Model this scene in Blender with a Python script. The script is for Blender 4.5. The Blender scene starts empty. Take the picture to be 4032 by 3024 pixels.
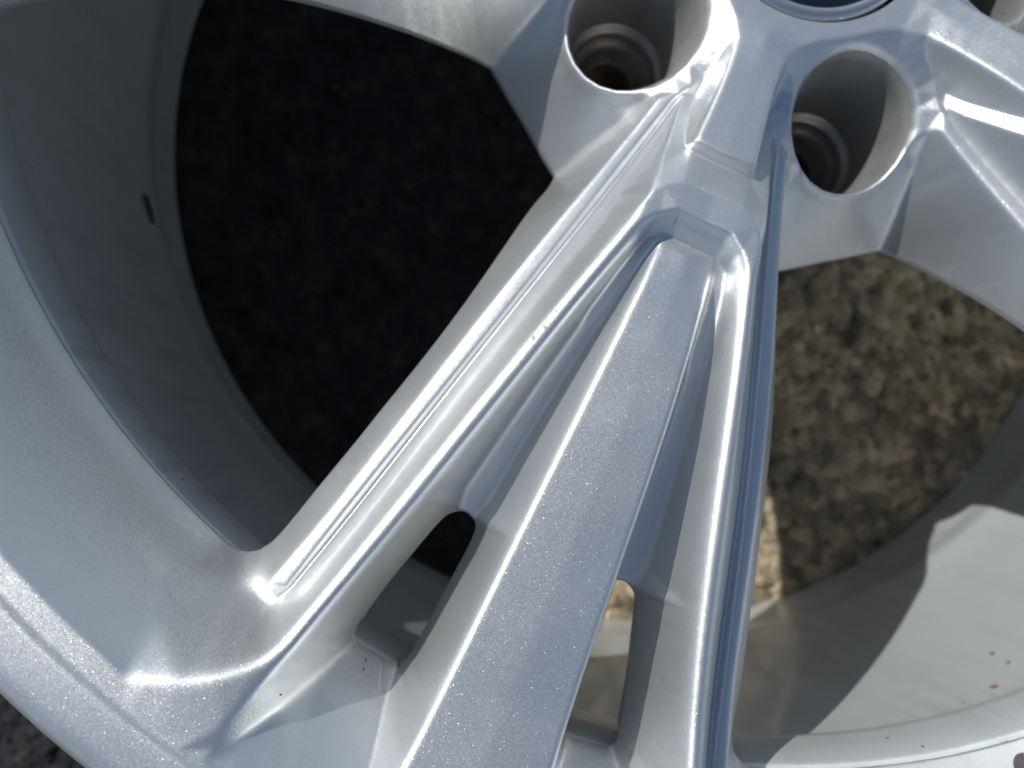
import bpy, math, random
import numpy as np
from mathutils import Matrix, Vector, geometry

# ------------------------------------------------------------------ camera, sky, sun, exposure
K = 0.00106                      # working millimetres -> metres
AX = math.radians(-113.7)        # direction of the spoke in the middle of the view
SC = bpy.context.scene
SC.unit_settings.system = 'METRIC'

a_, b_ = 0.06724, -0.08483
cam_d = bpy.data.cameras.new('camera'); cam = bpy.data.objects.new('camera', cam_d); SC.collection.objects.link(cam)
cam_d.sensor_width = 36.0; cam_d.lens = 36.0 * 2955.86 / 4032.0
cam_d.clip_start = 0.005; cam_d.clip_end = 60
cam.matrix_world = Matrix.Translation(Vector((-91.88, -130.84, 137.64)) * K) @ (Matrix.Rotation(b_, 4, 'Y') @ Matrix.Rotation(a_, 4, 'X'))
cam_d.dof.use_dof = True; cam_d.dof.focus_distance = 0.163; cam_d.dof.aperture_fstop = 26.4 / 2.5
SC.camera = cam

SUN_EL, SUN_AZ = math.radians(40.5), math.radians(141.0)
w = bpy.data.worlds.new("World"); SC.world = w; w.use_nodes = True
nt = w.node_tree; sky = nt.nodes.new('ShaderNodeTexSky'); sky.sky_type = 'NISHITA'; sky.sun_disc = False
sky.sun_elevation = SUN_EL; sky.sun_rotation = math.radians(90) - SUN_AZ
sky.air_density = 1.0; sky.dust_density = 1.1; sky.ozone_density = 1.3; sky.ozone_density = 1.0
nt.links.new(sky.outputs[0], nt.nodes['Background'].inputs[0]); nt.nodes['Background'].inputs[1].default_value = 0.085
sd = bpy.data.lights.new('sun', 'SUN'); sd.energy = 4.2; sd.angle = math.radians(0.5); sd.color = (1.0, 0.98, 0.935)
so = bpy.data.objects.new('sun', sd); SC.collection.objects.link(so)
sdir = Vector((math.cos(SUN_EL) * math.cos(SUN_AZ), math.cos(SUN_EL) * math.sin(SUN_AZ), math.sin(SUN_EL)))
so.rotation_euler = sdir.to_track_quat('Z', 'Y').to_euler(); so.location = sdir * 2
SC.view_settings.view_transform = 'Standard'; SC.view_settings.look = 'None'
SC.view_settings.exposure = 0.08; SC.view_settings.gamma = 1.0
SC.cycles.max_bounces = 10; SC.cycles.glossy_bounces = 8; SC.cycles.diffuse_bounces = 5

# ------------------------------------------------------------------ node helpers
class NT:
    def __init__(s, name):
        s.m = bpy.data.materials.new(name); s.m.use_nodes = True; s.t = s.m.node_tree
        s.b = s.t.nodes['Principled BSDF']
    def n(s, kind, **kw):
        x = s.t.nodes.new('ShaderNode' + kind)
        for k, v in kw.items():
            if k.startswith('i_'): x.inputs[k[2:].replace('_', ' ')].default_value = v
            else: setattr(x, k, v)
        return x
    def l(s, a, b): s.t.links.new(a, b)
    def ramp(s, fac, stops):
        r = s.n('ValToRGB'); e = r.color_ramp.elements
        while len(e) < len(stops): e.new(0.5)
        for q, (p, c) in zip(e, stops):
            q.position = p; q.color = (c[0], c[1], c[2], 1) if len(c) == 3 else c
        s.l(fac, r.inputs[0]); return r.outputs[0]
    def mixc(s, f, a, b, mode='MIX'):
        m = s.n('Mix', data_type='RGBA', blend_type=mode)
        for sock, v in ((m.inputs[0], f), (m.inputs[6], a), (m.inputs[7], b)):
            if hasattr(v, 'is_linked') or isinstance(v, bpy.types.NodeSocket): s.l(v, sock)
            else: sock.default_value = v if not isinstance(v, tuple) else (v + (1,) if len(v) == 3 else v)
        return m.outputs[2]
    def math(s, op, a, b=0.0):
        m = s.n('Math', operation=op)
        for sock, v in ((m.inputs[0], a), (m.inputs[1], b)):
            if isinstance(v, bpy.types.NodeSocket): s.l(v, sock)
            else: sock.default_value = v
        return m.outputs[0]

def paint(name, base, rough, metal, flake, coat, dust=0.15, specks=0.0):
    """silver flake paint under clear coat"""
    N = NT(name); b = N.b
    tc = N.n('TexCoord'); co = tc.outputs['Object']
    geo = N.n('NewGeometry')
    # flakes: every small cell has its own tilt
    vo = N.n('TexVoronoi', i_Scale=8500.0); N.l(co, vo.inputs['Vector'])
    sub = N.n('VectorMath', operation='SUBTRACT'); N.l(vo.outputs['Color'], sub.inputs[0]); sub.inputs[1].default_value = (.5, .5, .5)
    sc = N.n('VectorMath', operation='SCALE'); N.l(sub.outputs[0], sc.inputs[0])
    vr = N.n('TexWhiteNoise'); N.l(vo.outputs['Position'], vr.inputs['Vector'])
    rare = N.math('GREATER_THAN', vr.outputs['Value'], 0.968); N.l(N.math('ADD', N.math('MULTIPLY', rare, flake * 2.2), flake), sc.inputs['Scale'])
    # soft mottling of the flake orientation
    vo2 = N.n('TexNoise', i_Scale=1500.0, i_Detail=2.0); N.l(co, vo2.inputs['Vector'])
    sub2 = N.n('VectorMath', operation='SUBTRACT'); N.l(vo2.outputs['Color'], sub2.inputs[0]); sub2.inputs[1].default_value = (.5, .5, .5)
    sc2 = N.n('VectorMath', operation='SCALE'); N.l(sub2.outputs[0], sc2.inputs[0]); sc2.inputs['Scale'].default_value = flake * 0.10
    ad = N.n('VectorMath', operation='ADD'); N.l(geo.outputs['Normal'], ad.inputs[0]); N.l(sc.outputs[0], ad.inputs[1])
    ad2 = N.n('VectorMath', operation='ADD'); N.l(ad.outputs[0], ad2.inputs[0]); N.l(sc2.outputs[0], ad2.inputs[1])
    nm = N.n('VectorMath', operation='NORMALIZE'); N.l(ad2.outputs[0], nm.inputs[0]); N.l(nm.outputs[0], b.inputs['Normal'])
    # orange peel for the coat
    pn = N.n('TexNoise', i_Scale=420.0, i_Detail=2.0); N.l(co, pn.inputs['Vector'])
    bp = N.n('Bump', i_Strength=0.10, i_Distance=0.0004); N.l(pn.outputs[0], bp.inputs['Height']); N.l(bp.outputs[0], b.inputs['Coat Normal'])
    # brightness differs from flake to flake, plus faint hue
    wn = N.n('TexVoronoi', i_Scale=3600.0); N.l(co, wn.inputs['Vector'])
    hs = N.n('HueSaturation', i_Saturation=0.22, i_Value=1.0); N.l(wn.outputs['Color'], hs.inputs['Color'])
    c1 = N.mixc(0.10, base, hs.outputs[0], 'OVERLAY')
    # thin uneven film of dust
    dn = N.n('TexNoise', i_Scale=22.0, i_Detail=6.0, i_Roughness=0.62); N.l(co, dn.inputs['Vector'])
    df = N.ramp(dn.outputs[0], [(0.42, (0, 0, 0)), (0.75, (1, 1, 1))])
    dfac = N.math('MULTIPLY', df, dust)
    c2 = N.mixc(dfac, c1, (0.42, 0.40, 0.36))
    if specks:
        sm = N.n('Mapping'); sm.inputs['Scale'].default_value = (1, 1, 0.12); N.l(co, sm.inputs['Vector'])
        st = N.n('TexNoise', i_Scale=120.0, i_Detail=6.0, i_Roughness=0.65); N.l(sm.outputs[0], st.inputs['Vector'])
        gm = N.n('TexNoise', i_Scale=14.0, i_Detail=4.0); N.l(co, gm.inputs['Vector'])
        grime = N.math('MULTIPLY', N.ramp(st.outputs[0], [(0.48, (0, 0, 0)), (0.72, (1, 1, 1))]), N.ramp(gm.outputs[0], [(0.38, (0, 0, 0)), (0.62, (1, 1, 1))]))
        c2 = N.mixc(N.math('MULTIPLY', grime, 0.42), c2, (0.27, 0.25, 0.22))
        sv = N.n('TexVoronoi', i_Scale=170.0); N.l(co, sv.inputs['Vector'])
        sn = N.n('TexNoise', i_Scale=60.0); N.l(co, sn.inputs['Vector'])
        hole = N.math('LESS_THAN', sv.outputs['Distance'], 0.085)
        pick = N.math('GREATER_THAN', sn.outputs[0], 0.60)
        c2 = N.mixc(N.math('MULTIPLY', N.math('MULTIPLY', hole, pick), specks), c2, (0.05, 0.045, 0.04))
    N.l(c2, b.inputs['Base Color'])
    b.inputs['Metallic'].default_value = metal
    rn = N.n('TexNoise', i_Scale=38.0, i_Detail=5.0, i_Roughness=0.6); mp = N.n('Mapping'); mp.inputs['Scale'].default_value = (1, 1, 0.35); N.l(co, mp.inputs['Vector']); N.l(mp.outputs[0], rn.inputs['Vector'])
    rv = N.math('MULTIPLY', N.math('SUBTRACT', rn.outputs[0], 0.5), 0.09)
    rr = N.math('ADD', N.math('ADD', N.math('MULTIPLY', dfac, 0.5), rough), rv); N.l(rr, b.inputs['Roughness'])
    b.inputs['Coat Weight'].default_value = coat; b.inputs['Coat Roughness'].default_value = 0.06
    return N.m

M_face = paint('silver_flake_paint', (0.685, 0.705, 0.71), 0.46, 0.93, 0.18, 0.45, 0.10)
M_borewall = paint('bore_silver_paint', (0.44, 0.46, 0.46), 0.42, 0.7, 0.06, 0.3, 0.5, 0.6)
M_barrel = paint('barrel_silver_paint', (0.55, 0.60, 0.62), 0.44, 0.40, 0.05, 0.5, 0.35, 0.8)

def simple(name, col, rough, metal=0.0, coat=0.0, noise=0.0, scale=300.0):
    N = NT(name); b = N.b; b.inputs['Roughness'].default_value = rough; b.inputs['Metallic'].default_value = metal
    b.inputs['Coat Weight'].default_value = coat
    tc = N.n('TexCoord'); tn = N.n('TexNoise', i_Scale=scale, i_Detail=5.0); N.l(tc.outputs['Object'], tn.inputs['Vector'])
    c = N.mixc(N.math('MULTIPLY', tn.outputs[0], noise), tuple(col), tuple(x * 0.45 for x in col)); N.l(c, b.inputs['Base Color'])
    return N.m
M_black = simple('black_gloss_cap', (0.006, 0.010, 0.018), 0.12, 0, 1.0, 0.3)
M_ring = simple('satin_ring', (0.62, 0.63, 0.65), 0.30, 0.9, 0.5, 0.1)
M_gap = simple('black_gap', (0.01, 0.01, 0.01), 0.6)
M_bore = simple('dirty_bore', (0.32, 0.285, 0.26), 0.36, 0.8, 0.0, 0.8, 160.0)
M_bolt = simple('bare_machined_metal', (0.20, 0.15, 0.11), 0.5, 0.6, 0.0, 0.9, 500.0)
M_chip = simple('chipped_paint_edge', (0.50, 0.46, 0.45), 0.7, 0.2, 0.0, 0.8, 2500.0)
M_rust = simple('orange_dirt', (0.22, 0.13, 0.08), 0.8)
M_dark = simple('dark_dirt', (0.03, 0.03, 0.035), 0.8)
M_rubber = simple('valve_rubber', (0.16, 0.11, 0.09), 0.45, 0.3, 0.0, 0.5)

def ground_mat(name='weathered_ground', grains=False):
    N = NT(name); b = N.b; b.inputs['Roughness'].default_value = 0.92
    tc = N.n('TexCoord'); co = tc.outputs['Object']
    n1 = N.n('TexNoise', i_Scale=9.0, i_Detail=5.0, i_Roughness=0.6); N.l(co, n1.inputs['Vector'])
    n2 = N.n('TexNoise', i_Scale=80.0, i_Detail=7.0, i_Roughness=0.75); N.l(co, n2.inputs['Vector'])
    v = N.n('TexVoronoi', i_Scale=150.0); N.l(co, v.inputs['Vector'])
    v2 = N.n('TexVoronoi', i_Scale=45.0); N.l(co, v2.inputs['Vector'])
    base = N.ramp(n2.outputs[0], [(0.25, (0.15, 0.125, 0.09)), (0.45, (0.29, 0.24, 0.17)), (0.60, (0.42, 0.345, 0.245)), (0.80, (0.60, 0.50, 0.37))])
    grit = N.ramp(v.outputs['Color'], [(0.2, (0.45, 0.45, 0.45)), (0.8, (1.5, 1.5, 1.5))])
    c = N.mixc(0.8, base, grit, 'MULTIPLY')
    patch = N.ramp(n1.outputs[0], [(0.34, (0.6, 0.62, 0.62)), (0.62, (1.3, 1.26, 1.14))])
    c = N.mixc(0.85, c, patch, 'MULTIPLY')
    # sandy colour turns near-black towards the left: shade painted into the ground
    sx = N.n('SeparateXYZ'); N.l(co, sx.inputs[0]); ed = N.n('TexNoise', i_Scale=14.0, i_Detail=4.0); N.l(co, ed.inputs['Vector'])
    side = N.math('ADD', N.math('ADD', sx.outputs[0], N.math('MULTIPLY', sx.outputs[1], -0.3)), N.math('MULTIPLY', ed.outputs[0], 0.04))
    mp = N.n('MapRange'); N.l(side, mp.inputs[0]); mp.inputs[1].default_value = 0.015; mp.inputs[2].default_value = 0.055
    shade_col = N.ramp(n2.outputs[0], [(0.34, (0.003, 0.004, 0.006)), (0.52, (0.015, 0.017, 0.020)), (0.68, (0.060, 0.054, 0.045))])
    c = N.mixc(mp.outputs[0], shade_col, c)
    fleck = N.math('MULTIPLY', N.math('LESS_THAN', v2.outputs['Distance'], 0.07), N.math('GREATER_THAN', n1.outputs[0], 0.55))
    c = N.mixc(N.math('MULTIPLY', fleck, 0.6), c, (0.34, 0.32, 0.31))
    if grains:
        gi = N.n('NewGeometry'); rb_ = N.ramp(gi.outputs['Random Per Island'], [(0.0, (0.35, 0.35, 0.36)), (0.6, (1.0, 0.95, 0.9)), (0.93, (1.5, 1.45, 1.4)), (1.0, (2.4, 2.3, 2.3))]); rb_.node.color_ramp.interpolation = 'LINEAR'
        c = N.mixc(1.0, c, rb_, 'MULTIPLY')
    N.l(c, b.inputs['Base Color'])
    hgt = N.math('ADD', N.math('MULTIPLY', n2.outputs[0], 0.8), N.math('MULTIPLY', v.outputs['Distance'], -0.7))
    bp = N.n('Bump', i_Strength=1.0, i_Distance=0.006); N.l(hgt, bp.inputs['Height']); N.l(bp.outputs[0], b.inputs['Normal'])
    return N.m
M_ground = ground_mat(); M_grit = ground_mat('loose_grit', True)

# ------------------------------------------------------------------ mesh helpers
def mesh_obj(name, V, F, mat, parent=None, normals=None, smooth=True, kind=None):
    """V (n,3) in working mm, F list of arrays (n,3)/(n,4)"""
    V = np.asarray(V, float) * K
    me = bpy.data.meshes.new(name)
    nl = sum(f.size for f in F); nf = sum(len(f) for f in F)
    me.vertices.add(len(V)); me.vertices.foreach_set('co', V.astype(np.float32).ravel())
    me.loops.add(nl); me.polygons.add(nf)
    li = np.concatenate([f.ravel() for f in F]).astype(np.int32)
    tot = np.concatenate([np.full(len(f), f.shape[1], np.int32) for f in F])
    st = np.concatenate([[0], np.cumsum(tot)[:-1]]).astype(np.int32)
    me.loops.foreach_set('vertex_index', li); me.polygons.foreach_set('loop_start', st); me.polygons.foreach_set('loop_total', tot)
    me.update(calc_edges=True); me.validate(clean_customdata=False)
    me.polygons.foreach_set('use_smooth', np.full(len(me.polygons), smooth)); me.update()
    if normals is not None:
        me.normals_split_custom_set_from_vertices(np.asarray(normals, float).tolist())
    me.materials.append(mat)
    o = bpy.data.objects.new(name, me); SC.collection.objects.link(o)
    if parent: o.parent = parent
    if kind: o['kind'] = kind
    return o

def lathe(name, prof, mat, parent=None, seg=256, centre=(0, 0), closed=False):
    prof = np.array(prof, float); n = len(prof); t = np.linspace(0, 2 * np.pi, seg, endpoint=False)
    V = np.stack([centre[0] + prof[None, :, 0] * np.cos(t)[:, None], centre[1] + prof[None, :, 0] * np.sin(t)[:, None], np.repeat(prof[None, :, 1], seg, 0)], -1).reshape(-1, 3)
    i, j = np.meshgrid(np.arange(seg), np.arange(n if closed else n - 1), indexing='ij'); i = i.ravel(); j = j.ravel(); j2 = (j + 1) % n; i2 = (i + 1) % seg
    F = np.stack([i * n + j, i * n + j2, i2 * n + j2, i2 * n + j], 1)
    return mesh_obj(name, V, [F], mat, parent)

def smoothprof(pts, k=6):
    """Catmull-Rom through the points"""
    P = np.array(pts, float); out = []
    Q = np.vstack([2 * P[0] - P[1], P, 2 * P[-1] - P[-2]])
    for a in range(len(P) - 1):
        p0, p1, p2, p3 = Q[a:a + 4]
        for t in np.linspace(0, 1, k, endpoint=False):
            out.append(0.5 * ((2 * p1) + (-p0 + p2) * t + (2 * p0 - 5 * p1 + 4 * p2 - p3) * t * t + (-p0 + 3 * p1 - 3 * p2 + p3) * t ** 3))
    out.append(P[-1]); return np.array(out)

# ------------------------------------------------------------------ relief of one half spoke (u outwards, v sideways)
A36 = math.radians(36); C36, S36 = math.cos(A36), math.sin(A36)
def pol(r, deg): return (r * math.cos(math.radians(deg)), r * math.sin(math.radians(deg)))
def P3(r, deg, z): return pol(r, deg) + (z,)
LUG = pol(52.0, 36)
us = np.arange(100, 201, 10.0)
_fit = {}; SM = set()
def tab(knots, u):
    """smooth value of a table: low order fit for the long straight lines, else a natural spline"""
    key = id(knots)
    if key not in _fit:
        k = np.array(knots, float); x, y = k[:, 0], k[:, 1]; n = len(x)
        if (n >= 5 and y.min() > 0) or key in SM:
            c = np.polyfit((x - 130) / 50, y, 3 if n < 9 else 4); _fit[key] = ('p', c, np.abs(np.polyval(c, (x - 130) / 50) - y).max())
        else:
            h = np.diff(x); A = np.eye(n); r = np.zeros(n)
            for i in range(1, n - 1): A[i, i - 1] = h[i - 1]; A[i, i] = 2 * (h[i - 1] + h[i]); A[i, i + 1] = h[i]; r[i] = 6 * ((y[i + 1] - y[i]) / h[i] - (y[i] - y[i - 1]) / h[i - 1])
            _fit[key] = ('s', x, y, np.linalg.solve(A, r))
        if _fit[key][0] == 'p': print('fit residual', round(float(_fit[key][2]), 2))
    f = _fit[key]
    if f[0] == 'p': return float(np.polyval(f[1], (u - 130) / 50))
    _, x, y, M = f; u = min(max(u, x[0]), x[-1]); i = min(int(np.searchsorted(x, u, 'right')) - 1, len(x) - 2); h = x[i + 1] - x[i]; a = (x[i + 1] - u) / h; b = (u - x[i]) / h
    return float(a * y[i] + b * y[i + 1] + ((a ** 3 - a) * M[i] + (b ** 3 - b) * M[i + 1]) * h * h / 6)

T_c = [(100, 6.3), (104, 6.9), (110, 7.5), (120, 8.2), (140, 9.4), (160, 10.7), (180, 12.0), (200, 12.9), (220, 14.2), (232, 15.2)]
T_cz = [(100, -20.0), (104, -18.8), (110, -17.2), (120, -15.2), (140, -13.4), (160, -12.8), (180, -12.3), (200, -11.2), (220, -9.0), (232, -7.3)]
T_floor = [(99, -20.9), (104, -21.2), (110, -22.4), (118, -24.8), (128, -27.6), (145, -31.5), (160, -35.5), (172, -38.5), (210, -38.5)]
T_f2 = [(100, 6.9), (104, 7.6), (110, 8.7), (128, 11.2), (145, 13.4), (160, 15.2), (170, 16.1)]
T_f3 = [(100, 10.0), (104, 11.5), (110, 13.1), (128, 16.9), (145, 19.9), (160, 22.9), (172, 24.6)]
T_r4 = [(100, 11.2), (110, 13.9), (128, 18.6), (146, 23.1), (160, 27.0), (184, 34.3), (190, 35.9), (207, 40.8), (218, 44.2), (226, 46.6)]
T_r4z = [(100, -17.0), (128, -18.0), (184, -18.4), (207, -15.4), (226, -8.8)]
T_r5 = [(100, 11.9), (120, 18.0), (140, 23.0), (160, 28.4), (180, 34.4), (200, 39.9), (212, 43.9), (222, 47.1)]
T_r6 = [(100, 14.9), (120, 21.0), (140, 26.1), (160, 31.5), (180, 37.2), (200, 42.7)]
T_6x = T_r6
T_rz = [(100, -14.8), (140, -15.4), (180, -15.6), (200, -13.6), (212, -11.0), (222, -8.4)]
T_7 = [(58, 13.2), (72, 16.6), (80, 17.9), (100, 23.5), (120, 28.5), (140, 33.2), (160, 38.4), (180, 43.7), (199, 48.5)]
T_7z = [(58, -40.0), (72, -39.6), (80, -38.4), (100, -34.2), (120, -30.9), (140, -28.9), (160, -28.3), (180, -27.5), (199, -26.2)]
T_8 = [(55, 13.2), (62, 15.6), (72, 18.0), (80, 19.3), (100, 24.7), (120, 29.7), (140, 34.4), (160, 39.6), (180, 44.9), (200, 49.4)]
T_8z = [(55, -38.6), (62, -38.0), (72, -37.4), (80, -36.2), (100, -32.4), (120, -29.2), (140, -27.0), (160, -26.2), (180, -25.4), (200, -24.2)]
T_9 = [(58.5, 17.9), (72, 21.0), (80, 22.9), (100, 28.4), (120, 33.2), (140, 37.9), (160, 42.5), (180, 47.6), (199, 53.0)]
T_10 = [(84, 33.9), (92, 35.2), (100, 36.5), (108, 37.7), (116, 38.5), (124, 39.9), (132, 41.4), (140, 43.1), (156, 47.1), (172, 51.1)]
T_10z = [(84, -64.5), (92, -57), (100, -51), (108, -46.3), (116, -42.6), (124, -39.4), (140, -36.4), (156, -35.4), (172, -35.2)]

SM |= {id(T_7z), id(T_8z), id(T_cz)}
V3 = []; E = []
def pl(pts, soft=0.8, closed=False):
    """add a break line, points (u, v, z); returns indices"""
    idx = []; src = list(pts) + ([pts[0]] if closed else []); dense = [src[0]]
    for p, q in zip(src, src[1:]):
        n = max(1, int(math.dist(p[:2], q[:2]) / 4.0)); dense += [tuple(p[k] + (q[k] - p[k]) * j / n for k in range(3)) for j in range(1, n + 1)]
    closed = False
    for p in dense:
        hit = None
        for k, q in enumerate(V3):
            if abs(q[0] - p[0]) < .05 and abs(q[1] - p[1]) < .05: hit = k; break
        if hit is None:
            V3.append((p[0], p[1], p[2], soft)); hit = len(V3) - 1
        idx.append(hit)
    for a, b in zip(idx, idx[1:]):
        if a != b: E.append((a, b))
    if closed: E.append((idx[-1], idx[0]))
    return idx
def curve(Tv, Tz, ulist): return [(u, tab(Tv, u), tab(Tz, u)) for u in ulist]

# hub plateau and the arm that runs out onto the spoke
degs = [36, 30, 24, 18]
pl([P3(12, d, -35.0) for d in (0, 12, 24, 36)]); pl([P3(26, d, -34.6) for d in (0, 12, 24, 36)])
pl([P3(33.6, 36, -34.2), P3(33.8, 28, -34.1), P3(34.4, 21, -34.0), P3(36.6, 14.5, -33.8), (40.4, 6.6, -33.0), (50, 6.5, -30), (60, 6.9, -27), (68, 7.3, -24.9), (73.6, 7.6, -23.3), (74.0, 4, -23.1), (74.2, 0, -23.0)], 0.55)
pl([(33, 0, -34.0), (50, 0, -29.8), (62, 0, -26.3), (74.2, 0, -23.0)], 0.6)
pl([(43.0, 7.8, -35.4), (46.5, 8.2, -37.6), (50, 8.6, -39.2), (55, 9.0, -39.8), (60, 9.2, -37.2), (68, 9.2, -31.4), (74.4, 8.7, -26.8), (75.3, 7.4, -26.2)], 0.4)
pl([(75.3, 7.4, -26.2), (75.3, 4, -26.1), (75.3, 0, -26.1)], 0.4)
pl([(53.4, 11.8, -38.8), (56.0, 12.3, -39.3), (62, 12.9, -35.8), (70, 13.1, -30.2), (78, 13.2, -24.4), (84, 13.3, -20.2), (88.4, 13.4, -17.4), (92.5, 13.2, -15.4)], 0.4)
# lug opening: lowered inside, crest, foot
def lugring(rho, zs, psis):
    out = []
    for ps, z in zip(psis, zs):
        a = A36 - math.radians(ps); out.append((LUG[0] + rho * math.cos(a), LUG[1] + rho * math.sin(a), z))
    return out
psis = [0, 15, 30, 45, 60, 75, 90, 105, 120, 135, 150, 165, 180]
zc = [-48, -47.8, -47, -45.8, -44.2, -42.4, -40.6, -39.2, -38.2, -37.4, -36.6, -35.8, -35.4]
pl(lugring(17.1, zc, psis), 0.65)
pl(lugring(15.2, [z - 5.5 for z in zc], psis), 0.5)
pl([LUG + (-60,)], 0.5)
pl(lugring(19.4, [-53.0, -52.6, -51.6, -50.0, -47.0], psis[:5]), 0.7)
ft = lugring(19.4, [-53.0, -52.6, -51.6, -50.0, -47.0], psis[:5])
tg = [P3(81.9, 36, -71), (69.8, 43.2, -71), (73.4, 38.3, -71), (76.9, 33.9, -71)]
for t_ in (0.3, 0.6): pl([tuple(ft[k][m] * (1 - t_) + tg[k][m] * t_ for m in range(3)) for k in range(4)], 1.4)
# valley where the spoke flank meets the lug boss
cusp = (58.5, 18.6, -41.5)
Ccor = P3(83.8, 23.4, -71)
pl([cusp, (63.5, 22.3, -49.5), (70.5, 28.2, -61.0), Ccor], 0.9)
# ridge ring round the pocket
pl([(87.0, 0, -16.9), (86.9, 7.2, -16.6), (89.6, 10.9, -15.9), (92.5, 13.2, -15.2), (96, 14.1, -14.9)], 0.4)
pl([(96, 14.1, -14.9)] + curve(T_r6, T_rz, [100, 110, 120, 130, 140, 150, 160, 170, 180, 190, 200]) +
   [(206, 44.6, -12.5), (209.6, 46.6, -11.0), (212.4, 49.4, -9.8), (214.9, 53.2, -8.9), (217.2, 57.8, -8.3), (219.0, 62.6, -8.0), P3(230.2, 16.9, -7.9)], 1.0)
pl([(93.6, 0, -15.3), (93.4, 6.2, -15.1), (96.2, 9.6, -15.0), (97.6, 10.8, -14.9)], 0.45)
pl([(97.6, 10.8, -14.9)] + curve(T_r5, T_rz, [100, 110, 120, 130, 140, 150, 160, 170, 180, 190, 200, 212, 222]), 1.0)
pl([(94.6, 0, -17.2), (94.6, 5.8, -17.2), (97.0, 9.2, -17.2)] + curve(T_r4, T_r4z, [100, 110, 120, 130, 140, 150, 160, 170, 180, 190, 200, 210, 218, 226]), 0.55)
pl([(98.0, 0, -20.8), (98.0, 6.2, -20.8)], 0.4)
pl([(95.8, 0, -17.9), (95.7, 6.0, -17.9)], 0.4)
fl3 = [(u, tab(T_f3, u), tab(T_floor, u)) for u in (100, 104, 110, 119, 128, 136, 145, 153, 160, 166)]
pl([(98.0, 6.2, -20.8)] + fl3[:4], 0.5); pl(fl3[3:], 1.0)
fl2 = [(u, tab(T_f2, u), tab(T_floor, u)) for u in (100, 104, 110, 119, 128, 136, 145, 153, 160, 166)]
pl([(98.0, 6.2, -20.8)] + fl2[:4], 0.5); pl(fl2[3:], 1.0)
# centre blade
pl([(98.0, 6.2, -20.8)] + curve(T_c, T_cz, [100.6, 104, 110, 120, 130, 140, 150, 160, 170, 180, 190, 200, 210, 220, 228, 232]) + [P3(234.5, 3.9, -7.0)], 0.6)
pl([(98.0, 0, -20.8), (101, 0, -18.8)] + [(u, 0, tab(T_cz, u) + 0.25) for u in (110, 120, 140, 160, 180, 200, 220, 232)] + [P3(234.5, 0, -7.0)], 0.8)
# slot
SLOT = [(171.6, 19.4), (171.4, 20.8), (172.1, 22.6), (173.8, 24.4), (177.5, 25.9), (184, 27.8), (191.3, 29.9), (199, 31.7), (204.6, 32.7), (206.6, 32.4), (207.9, 31.0), (208.3, 28.5), (208.9, 24.0), (208.8, 21.4), (207.6, 19.9), (204, 18.8), (196, 17.8), (186, 17.1), (179, 16.5), (174.5, 16.6), (172.4, 17.6)]
def offset(poly, d):
    P = np.array(poly); n = len(P); A = np.sum(P[:, 0] * np.roll(P[:, 1], -1) - np.roll(P[:, 0], -1) * P[:, 1])
    T = np.roll(P, -1, 0) - np.roll(P, 1, 0); T /= np.linalg.norm(T, axis=1)[:, None]
    N_ = np.stack([T[:, 1], -T[:, 0]], 1) * (1 if A > 0 else -1)
    return P + N_ * d
pl([(u, v, -38.8) for u, v in SLOT], 0.5, True)
pl([(u, v, -43.5) for u, v in offset(SLOT, -1.6)], 0.5, True)
# outer end of the pocket
pl([(208.6, 33.0, -36.5), (214, 36.2, -27.5), (219.5, 40.0, -18.5), (225.5, 44.6, -11.0), (229, 47.8, -7.3)], 1.1)
pl([(209.6, 20.6, -37.6), (216, 19.8, -29.0), (224.4, 18.0, -18.0), (231.5, 16.6, -9.0)], 0.8)
# groove beside the rib, rib edges
pl(curve(T_7, T_7z, [60, 66, 72, 80, 90, 100, 110, 120, 130, 140, 150, 160, 170, 180, 190, 199]) + [(202.6, 50.0, -26.2)], 0.38)
pl(curve(T_8, T_8z, [57, 62, 66, 72, 80, 90, 100, 110, 120, 130, 140, 150, 160, 170, 180, 190, 199]) + [(201.6, 50.6, -25.3), (202.4, 51.7, -25.4), (201.8, 52.8, -25.6)] +
   [(u, tab(T_9, u), tab(T_8z, u) - 0.5) for u in (199, 190, 180, 170, 160, 150, 140, 130, 120, 110, 100, 90, 80, 72, 66, 60)], 0.5)
pl([(204.2, 51.2, -27.4), (203.8, 53.6, -28.4), (201, 55.0, -29.8)], 1.1)
pl([(180, 50.4, -30.8), (188, 52.9, -31.4), (195, 55.0, -32.0), (200, 57.5, -32.6), (204, 60.2, -30.8)], 1.6)
# window outline
WIN = [P3(81.9, 36, -71), P3(82.5, 30, -71), (76.1, 34.7, -71), (77.2, 33.6, -70.6), (79.2, 33.5, -69)] + \
      [(u, tab(T_10, u), tab(T_10z, u)) for u in (84, 92, 100, 110, 120, 130, 140, 150, 158)] + \
      [(166, 49.6, -35.3), (173, 51.5, -35.4), (180, 53.4, -35.8), (186, 55.0, -36.6), (191, 56.4, -37.6), (194.6, 57.7, -38.5), (197.2, 59.4, -39.0), (198.9, 61.6, -39.3), (199.7, 64.4, -39.3), (199.4, 67.2, -39.3)] + \
      [P3(210.4, d, -39.3) for d in (19.3, 20.1, 21, 24, 27, 30, 33, 36)]
pl(WIN, 0.55)
Wp = np.array([p[:2] for p in WIN])
Tn = np.gradient(Wp, axis=0); Tn /= np.linalg.norm(Tn, axis=1)[:, None]; Nn = np.stack([-Tn[:, 1], Tn[:, 0]], 1)
off = Wp + Nn * 2.0
off[0] = pol(83.9, 36); off[-1] = pol(208.4, 36)
pl([(q[0], q[1], p[2] - 4.5) for q, p in zip(off, WIN) if True], 0.6)
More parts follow.
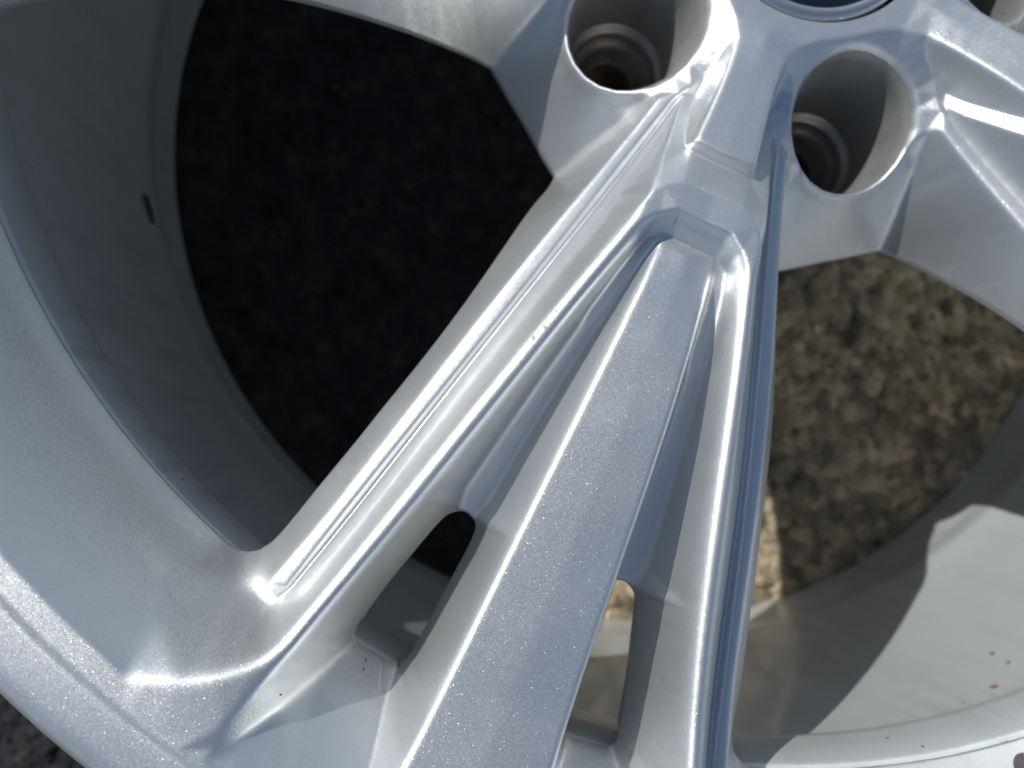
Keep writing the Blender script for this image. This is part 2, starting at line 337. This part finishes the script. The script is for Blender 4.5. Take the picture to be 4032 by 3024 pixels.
# facet edge at the window corner, rim cone, flange
pl([P3(210.4, 20.1, -39.3), P3(213.2, 19.9, -35.4), P3(218.0, 19.2, -26.5), P3(223.0, 18.4, -18.2), P3(227.2, 17.6, -12.0), P3(230.2, 16.9, -7.9)], 1.6)
dR = [21, 24, 27, 30, 33, 36]
pl([P3(213.2, d, -35.4) for d in [19.9] + dR], 0.9)
pl([P3(218.0, d, -26.5) for d in [19.2] + dR], 1.6)
pl([P3(223.0, d, -18.2) for d in [18.4] + dR], 1.8)
pl([P3(227.2, d, -12.0) for d in [17.6, 19] + dR], 1.4)
pl([P3(230.2, d, -7.9) for d in [16.9, 18, 20, 22, 24, 27, 30, 33, 36]], 0.45)
pl([P3(234.5, d, -7.0) for d in [0, 3.9, 7.5, 11.9, 13, 15, 17, 19, 21, 24, 27, 30, 33, 36]], 0.45)
for R_, z_, s_ in ((235.7, -6.0, 0.4), (238.6, -5.75, 0.7), (242.6, -5.6, 1.0), (245.0, -6.2, 0.8), (246.6, -7.4, 0.5), (248.0, -9.6, 0.5), (250.5, -12.0, 0.5)):
    pl([P3(R_, d, z_) for d in (0, 3, 6, 9, 12, 15, 18, 21, 24, 27, 30, 33, 36)], s_)
# in-between lines keep the long sloping faces even
ul = list(range(92, 200, 4))
def mid(Ta, Za, Tb, Zb, t, ul, soft=1.5):
    pl([(u, tab(Ta, u) * (1 - t) + tab(Tb, u) * t, tab(Za, u) * (1 - t) + tab(Zb, u) * t) for u in ul], soft)
mid(T_9, T_8z, T_10, T_10z, 0.5, list(range(72, 176, 4)), 0.9)
mid(T_6x, T_rz, T_7, T_7z, 0.5, list(range(104, 198, 4)), 0.6)

res = geometry.delaunay_2d_cdt([Vector(p[:2]) for p in V3], E, [], 0, 1e-4)
vo, eo, fo, ov = res[0], res[1], res[2], res[3]
arr = np.array(V3)
Zv = np.zeros((len(vo), 2)); extra = 0
for i, (p, o_) in enumerate(zip(vo, ov)):
    if len(o_): Zv[i] = arr[o_[0], 2:4]
    else:
        extra += 1; d = np.hypot(arr[:, 0] - p.x, arr[:, 1] - p.y); k = np.argsort(d)[:2]; wv = 1 / (d[k] + 1e-6); Zv[i] = (arr[k, 2:4] * wv[:, None]).sum(0) / wv.sum()
        print('crossing break lines near', round(p.x, 1), round(p.y, 1))
XY = np.array([(p.x, p.y) for p in vo])

H = 0.24; U0, U1, V0, V1 = 18.0, 250.8, -6.0, 152.4
nu = int(round((U1 - U0) / H)) + 1; nv = int(round((V1 - V0) / H)) + 1
gu = U0 + H * np.arange(nu); gv = V0 + H * np.arange(nv)
ZG = np.full((nu, nv, 2), np.nan)
def raster(XY, tris):
    for t in tris:
        (x0, y0), (x1, y1), (x2, y2) = XY[t[0]], XY[t[1]], XY[t[2]]
        den = (y1 - y2) * (x0 - x2) + (x2 - x1) * (y0 - y2)
        if abs(den) < 1e-9: continue
        i0 = max(0, int(math.floor((min(x0, x1, x2) - U0) / H))); i1 = min(nu - 1, int(math.ceil((max(x0, x1, x2) - U0) / H)))
        j0 = max(0, int(math.floor((min(y0, y1, y2) - V0) / H))); j1 = min(nv - 1, int(math.ceil((max(y0, y1, y2) - V0) / H)))
        if i1 < i0 or j1 < j0: continue
        X = gu[i0:i1 + 1, None]; Y = gv[None, j0:j1 + 1]
        a = ((y1 - y2) * (X - x2) + (x2 - x1) * (Y - y2)) / den; b = ((y2 - y0) * (X - x2) + (x0 - x2) * (Y - y2)) / den; c = 1 - a - b
        m = (a > -1e-6) & (b > -1e-6) & (c > -1e-6)
        if not m.any(): continue
        sub = ZG[i0:i1 + 1, j0:j1 + 1]
        for k in range(2): sub[..., k][m] = (a * Zv[t[0], k] + b * Zv[t[1], k] + c * Zv[t[2], k])[m]
cz = np.array([XY[list(f)].mean(0) for f in fo])
tris = [f for f, c in zip(fo, cz) if -0.01 < math.atan2(c[1], c[0]) < A36 + 0.01]
raster(np.stack([XY[:, 0], -XY[:, 1]], 1), tris)
ca, sa = math.cos(2 * A36), math.sin(2 * A36)
raster(np.stack([XY[:, 0] * ca + XY[:, 1] * sa, XY[:, 0] * sa - XY[:, 1] * ca], 1), tris)
raster(XY, tris)
bad = np.isnan(ZG[..., 0]); ZG[..., 0][bad] = -40.0; ZG[..., 1][bad] = 0.8
def blur(A, s):
    r = int(math.ceil(3 * s / H)); k = np.exp(-0.5 * (np.arange(-r, r + 1) * H / s) ** 2); k /= k.sum()
    P = np.pad(A, ((r, r), (r, r)), mode='edge'); B = np.zeros((A.shape[0], P.shape[1]))
    for q in range(2 * r + 1): B += k[q] * P[q:q + A.shape[0]]
    C = np.zeros_like(A)
    for q in range(2 * r + 1): C += k[q] * B[:, q:q + A.shape[1]]
    return C
soft = blur(ZG[..., 1], 1.2)
levels = [0.28, 0.7, 1.2, 1.8]; BL = [blur(ZG[..., 0], s) for s in levels]
HF = BL[0].copy()
for k in range(3):
    t = np.clip((soft - levels[k]) / (levels[k + 1] - levels[k]), 0, 1); HF = np.where(soft > levels[k], BL[k] * (1 - t) + BL[k + 1] * t, HF)
GU, GV = np.gradient(HF, H)

def sample(A, u, v):
    x = np.clip((u - U0) / H, 0, nu - 1.001); y = np.clip((v - V0) / H, 0, nv - 1.001); i = x.astype(int); j = y.astype(int); fx = x - i; fy = y - j
    return (A[i, j] * (1 - fx) * (1 - fy) + A[i + 1, j] * fx * (1 - fy) + A[i, j + 1] * (1 - fx) * fy + A[i + 1, j + 1] * fx * fy)

# ------------------------------------------------------------------ signed distance to the outlines
def seg_dist(poly, X, Y, closed=True):
    """signed distance, positive outside the polygon"""
    P = np.array(poly); Q = np.roll(P, -1, 0); d2 = np.full(X.shape, 1e9); ins = np.zeros(X.shape, bool)
    for (x0, y0), (x1, y1) in zip(P, Q):
        dx, dy = x1 - x0, y1 - y0; L = dx * dx + dy * dy + 1e-12
        t = np.clip(((X - x0) * dx + (Y - y0) * dy) / L, 0, 1); d2 = np.minimum(d2, (X - x0 - t * dx) ** 2 + (Y - y0 - t * dy) ** 2)
        c = ((y0 > Y) != (y1 > Y)); xi = x0 + (Y - y0) * dx / (dy if abs(dy) > 1e-12 else 1e-12); ins ^= c & (X < xi)
    d = np.sqrt(d2); return np.where(ins, -d, d)
slotS = smoothprof(SLOT + SLOT[:1], 4)[:-1]
winS = smoothprof([p[:2] for p in WIN], 3)
far = np.array([pol(208, 44), pol(150, 50), pol(86, 50)])
winP = np.vstack([winS, far])
UU, VV = np.meshgrid(gu, gv, indexing='ij'); RR = np.hypot(UU, VV)
D1 = seg_dist(winP, UU, VV); D2 = seg_dist(slotS, UU, VV)
D3 = np.hypot(UU - LUG[0], VV - LUG[1]) - 16.5
D4 = RR - 29.2; D5 = 247.0 - RR; D6 = S36 * UU - C36 * VV
Dall = np.stack([D1, D2, D3, D4, D5, D6]); D = Dall.min(0); which = Dall.argmin(0)
DGU, DGV = np.gradient(D, H); ln = np.hypot(DGU, DGV) + 1e-9; DGU /= ln; DGV /= ln
jv0 = int(round((0 - V0) / H))
PU, PV = UU.copy(), VV.copy()
near = (D < 0.28 * H) & (D > -0.72 * H)
for it in range(3):
    dd = sample(D, PU[near], PV[near]); PU[near] -= dd * sample(DGU, PU[near], PV[near]); PV[near] -= dd * sample(DGV, PU[near], PV[near])
PV[:, jv0] = 0.0; PV[:, jv0:] = np.maximum(PV[:, jv0:], 0)
valid = (D > -0.72 * H); valid[:, :jv0] = False
idx = -np.ones(valid.shape, int); idx[valid] = np.arange(valid.sum())
bu, bv = PU[valid], PV[valid]; bz = sample(HF, bu, bv)
gu_, gv_ = sample(GU, bu, bv), sample(GV, bu, bv)
onv0 = np.abs(bv) < 1e-6; gv_[onv0] = 0
onseam = (near[valid]) & (which[valid] == 5)
# on the sector seam only the gradient along the seam stays
gs = gu_ * C36 + gv_ * S36; gu_[onseam] = (gs * C36)[onseam]; gv_[onseam] = (gs * S36)[onseam]
nn = np.stack([-gu_, -gv_, np.ones_like(gu_)], 1); nn /= np.linalg.norm(nn, axis=1)[:, None]
BV = np.stack([bu, bv, bz], 1)
a = idx[:-1, :-1]; b = idx[1:, :-1]; c = idx[1:, 1:]; d = idx[:-1, 1:]
q = np.stack([a, b, c, d], -1).reshape(-1, 4); ok = (q >= 0).sum(1)
quads = q[ok == 4]; t3 = q[ok == 3]
tri = np.array([r[r >= 0] for r in t3]) if len(t3) else np.zeros((0, 3), int)
def area(F):
    p = BV[F][:, :, :2]; x, y = p[..., 0], p[..., 1]; return 0.5 * np.sum(x * np.roll(y, -1, 1) - np.roll(x, -1, 1) * y, 1)
quads = quads[area(quads) > 1e-4]; tri = tri[area(tri) > 1e-4]
# drop faces that bridge a hole
def cen(F): return BV[F].mean(1)
quads = quads[sample(D, *cen(quads)[:, :2].T) > -0.12 * H]; tri = tri[sample(D, *cen(tri)[:, :2].T) > -0.12 * H]

def region(F):
    c_ = cen(F); u, v = c_[:, 0], c_[:, 1]; r = np.hypot(u, v); ph = np.degrees(np.arctan2(v, u))
    reg = np.zeros(len(F), int)                                             # 0 spoke
    ribL = np.interp(u, *np.array(T_8).T) - 0.7; ribR = np.interp(u, *np.array(T_9).T) + 0.6
    reg[(v > ribL) & (v < ribR) & (u > 61) & (u < 203)] = 3
    f2 = np.interp(u, *np.array(T_f2 + [(208, 18.5), (232, 16.4)]).T)
    reg[(v < f2) & (u > 98.6)] = 2
    reg[(r > 233.2) | ((r > 190) & (ph > 18.9))] = 4
    reg[(u < 75.1) & (v < 16.5)] = 1
    reg[(r < 84) & (v > 18.4 + (u - 58.5) * 0.80)] = 1
    reg[(u < 61)] = 1
    return reg
rq, rt = region(quads), region(tri)

# free edges -> skirts
def edges(F): n = F.shape[1]; return np.concatenate([np.stack([F[:, k], F[:, (k + 1) % n]], 1) for k in range(n)]), np.tile(np.arange(len(F)), n)
eq, iq = edges(quads); et, it_ = edges(tri)
EE = np.vstack([eq, et]); ER = np.concatenate([rq[iq], rt[it_]])
key = np.sort(EE, 1); kk = key[:, 0] * 10 ** 7 + key[:, 1]; uq, inv, cnt = np.unique(kk, return_inverse=True, return_counts=True)
free = cnt[inv] == 1
seam = lambda i: (np.abs(S36 * BV[i, 0] - C36 * BV[i, 1]) < 0.02) | (BV[i, 1] < 1e-6)
fe = free & ~(seam(EE[:, 0]) & seam(EE[:, 1])); FE, FR = EE[fe], ER[fe]
gD = np.stack([sample(DGU, bu, bv), sample(DGV, bu, bv)], 1)
D_each = [sample(x, bu, bv) for x in (D1, D2, D3, D4, D5)]
wh = np.argmin(np.abs(np.stack(D_each)), 0)

def skirt(FEs):
    """wall below a free edge: rounded lip, then down"""
    vs = np.unique(FEs); m = {v: k for k, v in enumerate(vs)}; n = len(vs)
    out = -gD[vs]; out /= np.linalg.norm(out, axis=1)[:, None] + 1e-9
    s0 = BV[vs, 1] < 1e-6; out[s0, 1] = 0
    ss = np.abs(S36 * BV[vs, 0] - C36 * BV[vs, 1]) < 0.02; t = out[:, 0] * C36 + out[:, 1] * S36
    out[ss, 0] = t[ss] * C36; out[ss, 1] = t[ss] * S36; out /= np.linalg.norm(out, axis=1)[:, None] + 1e-9
    o3 = np.hstack([out, np.zeros((n, 1))]); w_ = wh[vs]
    rings, norms = [BV[vs]], [(nn[vs] + 0.9 * o3)]
    for k in range(4):
        P = BV[vs].copy()
        din = np.array([[0.28, 0.30, -1.4, -6.0], [0.22, 0.20, -0.8, -3.5], [0.35, 0.9, 1.6, 2.2], [0.0, 0.0, 0.0, 0.0], [0.3, 0.2, -0.6, -6.0]])[w_, k]
        dz = np.array([[0.5, 1.6, 5, 9], [0.4, 1.4, 6, 11], [0.6, 4, 14, 0], [0.4, 2, 6, 12], [0.8, 3, 9, 14]])[w_, k]
        far_end = (w_ == 1) & (BV[vs, 0] > 203) ; din = np.where(far_end, -dz * 0.9, din)
        lipside = (w_ == 0) & (np.hypot(BV[vs, 0], BV[vs, 1]) > 206); din = np.where(lipside, [0.1, -0.3, -1.5, -3.0][k], din); dz = np.where(lipside, [0.4, 1.2, 3, 4][k], dz)
        P[:, :2] += out * din[:, None]; P[:, 2] -= dz
        if k == 3: P[w_ == 2, 2] = -70.0
        rings.append(P); norms.append(o3 + np.array([0, 0, [0.25, 0.0, -0.1, -0.2][k]]))
    _ = 0
    Vs = np.vstack(rings); Ns = np.vstack(norms); Ns /= np.linalg.norm(Ns, axis=1)[:, None]
    e0 = np.array([m[x] for x in FEs[:, 0]]); e1 = np.array([m[x] for x in FEs[:, 1]]); Fs = []
    for k in range(4): Fs.append(np.stack([e1 + k * n, e0 + k * n, e0 + (k + 1) * n, e1 + (k + 1) * n], 1))
    return Vs, Ns, np.vstack(Fs)

islug = (wh[FE[:, 0]] == 2) & (wh[FE[:, 1]] == 2)
def piece(reg, with_skirt=True, skirt_only=None):
    Fq, Ft = quads[rq == reg], tri[rt == reg]
    used = np.unique(np.concatenate([Fq.ravel(), Ft.ravel()])); m = -np.ones(len(BV), int); m[used] = np.arange(len(used))
    Vp, Np_ = BV[used], nn[used]; Fq, Ft = m[Fq], m[Ft]
    s = FE[(FR == reg) & ~islug]
    if with_skirt and len(s):
        Vs, Ns, Fs = skirt(s); Fq = np.vstack([Fq, Fs + len(Vp)]); Vp = np.vstack([Vp, Vs]); Np_ = np.vstack([Np_, Ns])
    return Vp, Np_, Fq, Ft
def mirror(p):
    V_, N_, Fq, Ft = p; n = len(V_); s = np.array([1, -1, 1])
    return np.vstack([V_, V_ * s]), np.vstack([N_, N_ * s]), np.vstack([Fq, Fq[:, ::-1] + n]), np.vstack([Ft, Ft[:, ::-1] + n])
def flip(p): V_, N_, Fq, Ft = p; s = np.array([1, -1, 1]); return V_ * s, N_ * s, Fq[:, ::-1], Ft[:, ::-1]
def rot(X, a): c_, s_ = math.cos(a), math.sin(a); return np.stack([X[:, 0] * c_ - X[:, 1] * s_, X[:, 0] * s_ + X[:, 1] * c_, X[:, 2]], 1)
def spin5(p):
    V_, N_, Fq, Ft = p; n = len(V_)
    return (np.vstack([rot(V_, AX + k * 2 * A36) for k in range(5)]), np.vstack([rot(N_, AX + k * 2 * A36) for k in range(5)]),
            np.vstack([Fq + k * n for k in range(5)]), np.vstack([Ft + k * n for k in range(5)]))
def build(name, p, mat, parent): return mesh_obj(name, p[0], [f for f in p[2:] if len(f)], mat, parent, normals=p[1])

# ------------------------------------------------------------------ the wheel
def empty(name, label, cat, loc=(0, 0, 0), group=None):
    o = bpy.data.objects.new(name, None); SC.collection.objects.link(o); o.location = Vector(loc) * K; o.empty_display_size = .02
    o['label'] = label; o['category'] = cat
    if group: o['group'] = group
    return o
BACK = -203.0
wheel = empty('alloy_wheel', 'silver flake-painted alloy wheel without a tyre lying face up on the rough ground', 'wheel')
# (its base is the ground; parts are placed in the wheel's own axes)
rimface = build('rim_face', spin5(mirror(piece(4))), M_face, wheel)
hub = build('hub', spin5(mirror(piece(1))), M_face, wheel)
spoke_p, blade_p, rib_p = mirror(piece(0)), mirror(piece(2)), piece(3)
def link(o, parent, rz=0.0):
    c_ = o.copy(); SC.collection.objects.link(c_); c_.parent = parent; c_.rotation_euler = (0, 0, rz); return c_
sp = build('spoke', spoke_p, M_face, wheel); sp.rotation_euler = (0, 0, AX)
bl = build('centre_blade', blade_p, M_face, sp)
ra = build('edge_rib', rib_p, M_face, sp); rb = build('edge_rib', flip(rib_p), M_face, sp)
for k in range(1, 5):
    s2 = link(sp, wheel, AX + k * 2 * A36)
    kids = [link(ch, s2) for ch in (bl, ra, rb)]
    if k == 4:      # this casting is slightly slimmer along one flank
        for o in [s2] + kids:
            o.data = o.data.copy(); n_ = len(o.data.vertices); co = np.empty(n_ * 3, np.float32); o.data.vertices.foreach_get('co', co); co = co.reshape(-1, 3)
            ss = lambda x, a0, a1: (lambda t: t * t * (3 - 2 * t))(np.clip((x - a0) / (a1 - a0), 0, 1))
            u_, v_ = co[:, 0] / K, co[:, 1] / K
            co[:, 1] -= K * (5.2 * ss(u_, 100, 180) * (1 - ss(u_, 190, 206)) * ss(v_, 22, 40)).astype(np.float32)
            o.data.vertices.foreach_set('co', co.ravel()); o.data.update()

# barrel
inner = smoothprof([(213.6, -41.0), (211.2, -42.6), (210.3, -44.6), (209.6, -50), (209.6, -57.0)], 5).tolist() + smoothprof([(210.0, -59.6), (211.6, -62.2), (212.4, -66), (212.6, -90), (212.6, -130), (212.4, -150)], 6).tolist() + \
    smoothprof([(211.8, -158), (211.6, -164), (212.8, -171), (214.4, -180), (214.8, -196), (214.6, -202), (216.5, BACK)], 5).tolist()
outer = smoothprof([(238, BACK), (240.5, -199), (239, -193), (230, -189), (224, -180), (219, -160), (218.5, -110), (222, -80), (226, -62), (229, -48), (231, -36), (236, -29), (242, -24), (246, -17)], 4).tolist()
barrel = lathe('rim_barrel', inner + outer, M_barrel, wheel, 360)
# lug bores, seats and bolt holes
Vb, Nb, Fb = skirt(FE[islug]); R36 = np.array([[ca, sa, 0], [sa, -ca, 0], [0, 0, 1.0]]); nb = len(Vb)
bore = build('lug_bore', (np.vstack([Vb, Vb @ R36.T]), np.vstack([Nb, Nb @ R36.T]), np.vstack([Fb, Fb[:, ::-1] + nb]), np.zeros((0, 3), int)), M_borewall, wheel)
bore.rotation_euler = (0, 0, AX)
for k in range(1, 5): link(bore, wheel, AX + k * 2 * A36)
for k in range(5):
    a = AX + A36 + k * 2 * A36; cx, cy = 52.0 * math.cos(a), 52.0 * math.sin(a)
    seat = lathe('lug_seat', [(14.6, -69.0), (13.6, -70.2), (12.6, -70.6), (12.2, -71.2), (11.6, -73.5), (10.8, -74.0), (9.6, -76.5), (8.4, -79.0), (7.6, -80.0)], M_bore, wheel, 64, (cx, cy))
    bh = lathe('bolt_hole', [(7.6, -80.0), (7.4, -80.6), (7.4, -96)], M_bolt, wheel, 48, (cx, cy))
back = lathe('hub_back', [(7, -96), (30, -96), (33, -96)], M_bore, wheel, 96)
# centre cap
cap = empty('centre_cap', 'glossy black round centre cap with a satin silver ring, set in the wheel hub', 'cap')
cap['kind'] = 'part'; del cap['label']; del cap['category']; cap.parent = wheel
lathe('cap_disc', [(0.01, -35.4), (10, -35.5), (20, -35.9), (24.2, -36.4), (24.8, -37.2)], M_black, cap, 160)
lathe('cap_ring', smoothprof([(24.5, -38), (24.7, -35.6), (25.4, -34.6), (26.6, -34.3), (27.6, -34.9), (28.1, -36.2), (28.1, -42)], 5), M_ring, cap, 200)
lathe('cap_recess', [(29.4, -34.8), (29.3, -46), (24, -46)], M_gap, cap, 160)

# ------------------------------------------------------------------ ground
def marks(name, blobs, mat, parent, kind=None):
    """small flat marks lying on the painted relief; each blob = sector, u, v, half length, half width, turn, height"""
    VV_, FF_ = [], []; rg = np.random.default_rng(len(name) + len(blobs))
    for (k, u, v, ru, rv, an, hh) in blobs:
        n = 11; t = np.linspace(0, 2 * np.pi, n, endpoint=False); base = sum(len(q) for q in VV_); pts = [(u, v)]
        for fr in (0.62, 1.0):
            e = 1 + rg.uniform(-.28, .28, n); x = ru * fr * e * np.cos(t); y = rv * fr * e * np.sin(t)
            pts += list(zip(u + x * math.cos(an) - y * math.sin(an), v + x * math.sin(an) + y * math.cos(an)))
        P = np.array(pts); z = sample(HF, P[:, 0], np.abs(P[:, 1])) + np.concatenate([[hh], np.full(n, hh * .8), np.full(n, -0.02)])
        VV_.append(rot(np.stack([P[:, 0], P[:, 1], z], 1), AX + k * 2 * A36))
        FF_ += [(base, base + 1 + i, base + 1 + (i + 1) % n) for i in range(n)]
        for i in range(n):
            a1, a2, b1, b2 = base + 1 + i, base + 1 + (i + 1) % n, base + 1 + n + i, base + 1 + n + (i + 1) % n; FF_ += [(a1, b1, b2), (a1, b2, a2)]
    return mesh_obj(name, np.vstack(VV_), [np.array(FF_)], mat, parent, kind=kind)
marks('paint_chip', [(0, 128.4, -22.3, 1.1, .55, 1.2, .05)], M_chip, sp)
marks('paint_chip', [(0, 131.4, -23.5, 1.0, .5, .4, .05)], M_chip, sp)
marks('paint_chip', [(0, 124.4, -21.4, .45, .3, .4, .04)], M_chip, sp)
for o in [o for o in bpy.data.objects if o.name.startswith('paint_chip')]: o.rotation_euler = (0, 0, -AX)
marks('dirt_speck', [(0, 208.6, -20.6, .55, .35, .7, .15)], M_rust, wheel)
for u, v in ((210, -27.9), (211.4, -27.5), (216.7, -40.8)): marks('dirt_speck', [(0, u, v, .28, .18, .5, .08)], M_dark, wheel)
marks('paint_run', [(0, 211.2, -23.5, 3.0, .35, .34, .16)], M_face, sp).rotation_euler = (0, 0, -AX)
marks('paint_run', [(0, 208.1, -34.2, 1.2, .3, 2.2, .12)], M_face, sp).rotation_euler = (0, 0, -AX)
marks('paint_run', [(0, 211.5, -33.0, 1.0, .35, 1.2, .10)], M_face, sp).rotation_euler = (0, 0, -AX)
rd = np.random.default_rng(11); dust = []
while len(dust) < 520:
    k = int(rd.integers(-1, 2)); u = rd.uniform(40, 240); v = rd.uniform(-.7, .7) * u
    if float(sample(D, np.array([u]), np.array([abs(v)]))[0]) < 0.8 or math.hypot(u, v) > 244: continue
    r_ = rd.uniform(.05, .14) * (1.8 if rd.random() < .06 else 1); dust.append((k, u, v, r_, r_ * rd.uniform(.4, 1), rd.uniform(0, 3), .03))
marks('dust_specks', dust[:330], M_chip, wheel, 'stuff'); marks('dirt_specks', dust[330:], M_dark, wheel, 'stuff')
def wall_mark(name, p, hl, hw, tilt, mat):
    p = np.array(p, float); n_ = np.array([-p[0], -p[1], 0]); n_ /= np.linalg.norm(n_); t_ = np.cross([0, 0, 1], n_); up = np.array([0, 0, 1.0])
    rg = np.random.default_rng(3); V_ = [p + n_ * .25]
    for i in range(14):
        a_w = i / 14 * 2 * math.pi; e = 1 + rg.uniform(-.25, .25); x, y = hl * e * math.cos(a_w), hw * e * math.sin(a_w)
        V_.append(p + n_ * .02 + t_ * (x * math.cos(tilt) - y * math.sin(tilt)) + up * (x * math.sin(tilt) + y * math.cos(tilt)))
    mesh_obj(name, V_, [np.array([(0, 1 + i, 1 + (i + 1) % 14) for i in range(14)])], mat, wheel)
wall_mark('dirt_speck', (-206.4, -44.3, -156), 6.5, 3.0, 0.25, M_dark)
for p_, r_ in (((63.4, -202.3, -69), 1.0), ((75.6, -198, -85.4), .7), ((74.7, -198.4, -77.6), .55)): wall_mark('dirt_speck', p_, r_ * 1.2, r_, 0, M_rust)
# valve stem, standing in the slope of the rim
vx, vy = 46.6, -213.4
lathe('valve_collar', smoothprof([(3.6, -30.2), (4.9, -29.4), (5.6, -29.6), (6.1, -31), (6.6, -40)], 4), M_ring, wheel, 64, (vx, vy))
lathe('valve_stem', smoothprof([(0.01, -30.5), (1.6, -30.5), (2.6, -30.9), (3.0, -32), (3.7, -33)], 4), M_rubber, wheel, 48, (vx, vy))

gx = np.array([[-2500, -2500, BACK - 0.3], [2500, -2500, BACK - 0.3], [2500, 2500, BACK - 0.3], [-2500, 2500, BACK - 0.3]])
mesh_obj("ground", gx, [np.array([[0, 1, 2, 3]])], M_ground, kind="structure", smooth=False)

rng = np.random.default_rng(5)
ico = np.array([(0, 0, 1), (.894, 0, .447), (.276, .851, .447), (-.724, .526, .447), (-.724, -.526, .447), (.276, -.851, .447), (.894, 0, -.3), (.276, .851, -.3), (-.724, .526, -.3), (-.724, -.526, -.3), (.276, -.851, -.3)])
icf = [(0, 1, 2), (0, 2, 3), (0, 3, 4), (0, 4, 5), (0, 5, 1)] + [f for k in range(5) for f in ((1 + k, 6 + k, 1 + (k + 1) % 5), (1 + (k + 1) % 5, 6 + k, 6 + (k + 1) % 5))]
NG = 11000; cen_ = np.stack([rng.uniform(-420, 330, NG), rng.uniform(-420, 260, NG)], 1)
sz = rng.gamma(2.2, 0.75, NG).clip(0.6, 6.0); GVs = []; nI = len(ico)
for k in range(NG):
    P = ico * (1 + rng.uniform(-.25, .25, (nI, 1))) * sz[k] * np.array([1, rng.uniform(.6, 1), rng.uniform(.35, .8)]); a_g = rng.uniform(0, 6.28)
    P = rot(P, a_g); P[:, :2] += cen_[k]; P[:, 2] += BACK - 0.3 + 0.1 * sz[k]; GVs.append(P)
GF = (np.array(icf)[None] + (np.arange(NG) * nI)[:, None, None]).reshape(-1, 3)
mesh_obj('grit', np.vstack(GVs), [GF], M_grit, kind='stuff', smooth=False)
print("tris", sum(len(p.vertices) - 2 for o in bpy.data.objects if o.type == "MESH" for p in o.data.polygons) if False else sum(len(m.polygons) for m in bpy.data.meshes), "crossings", extra)
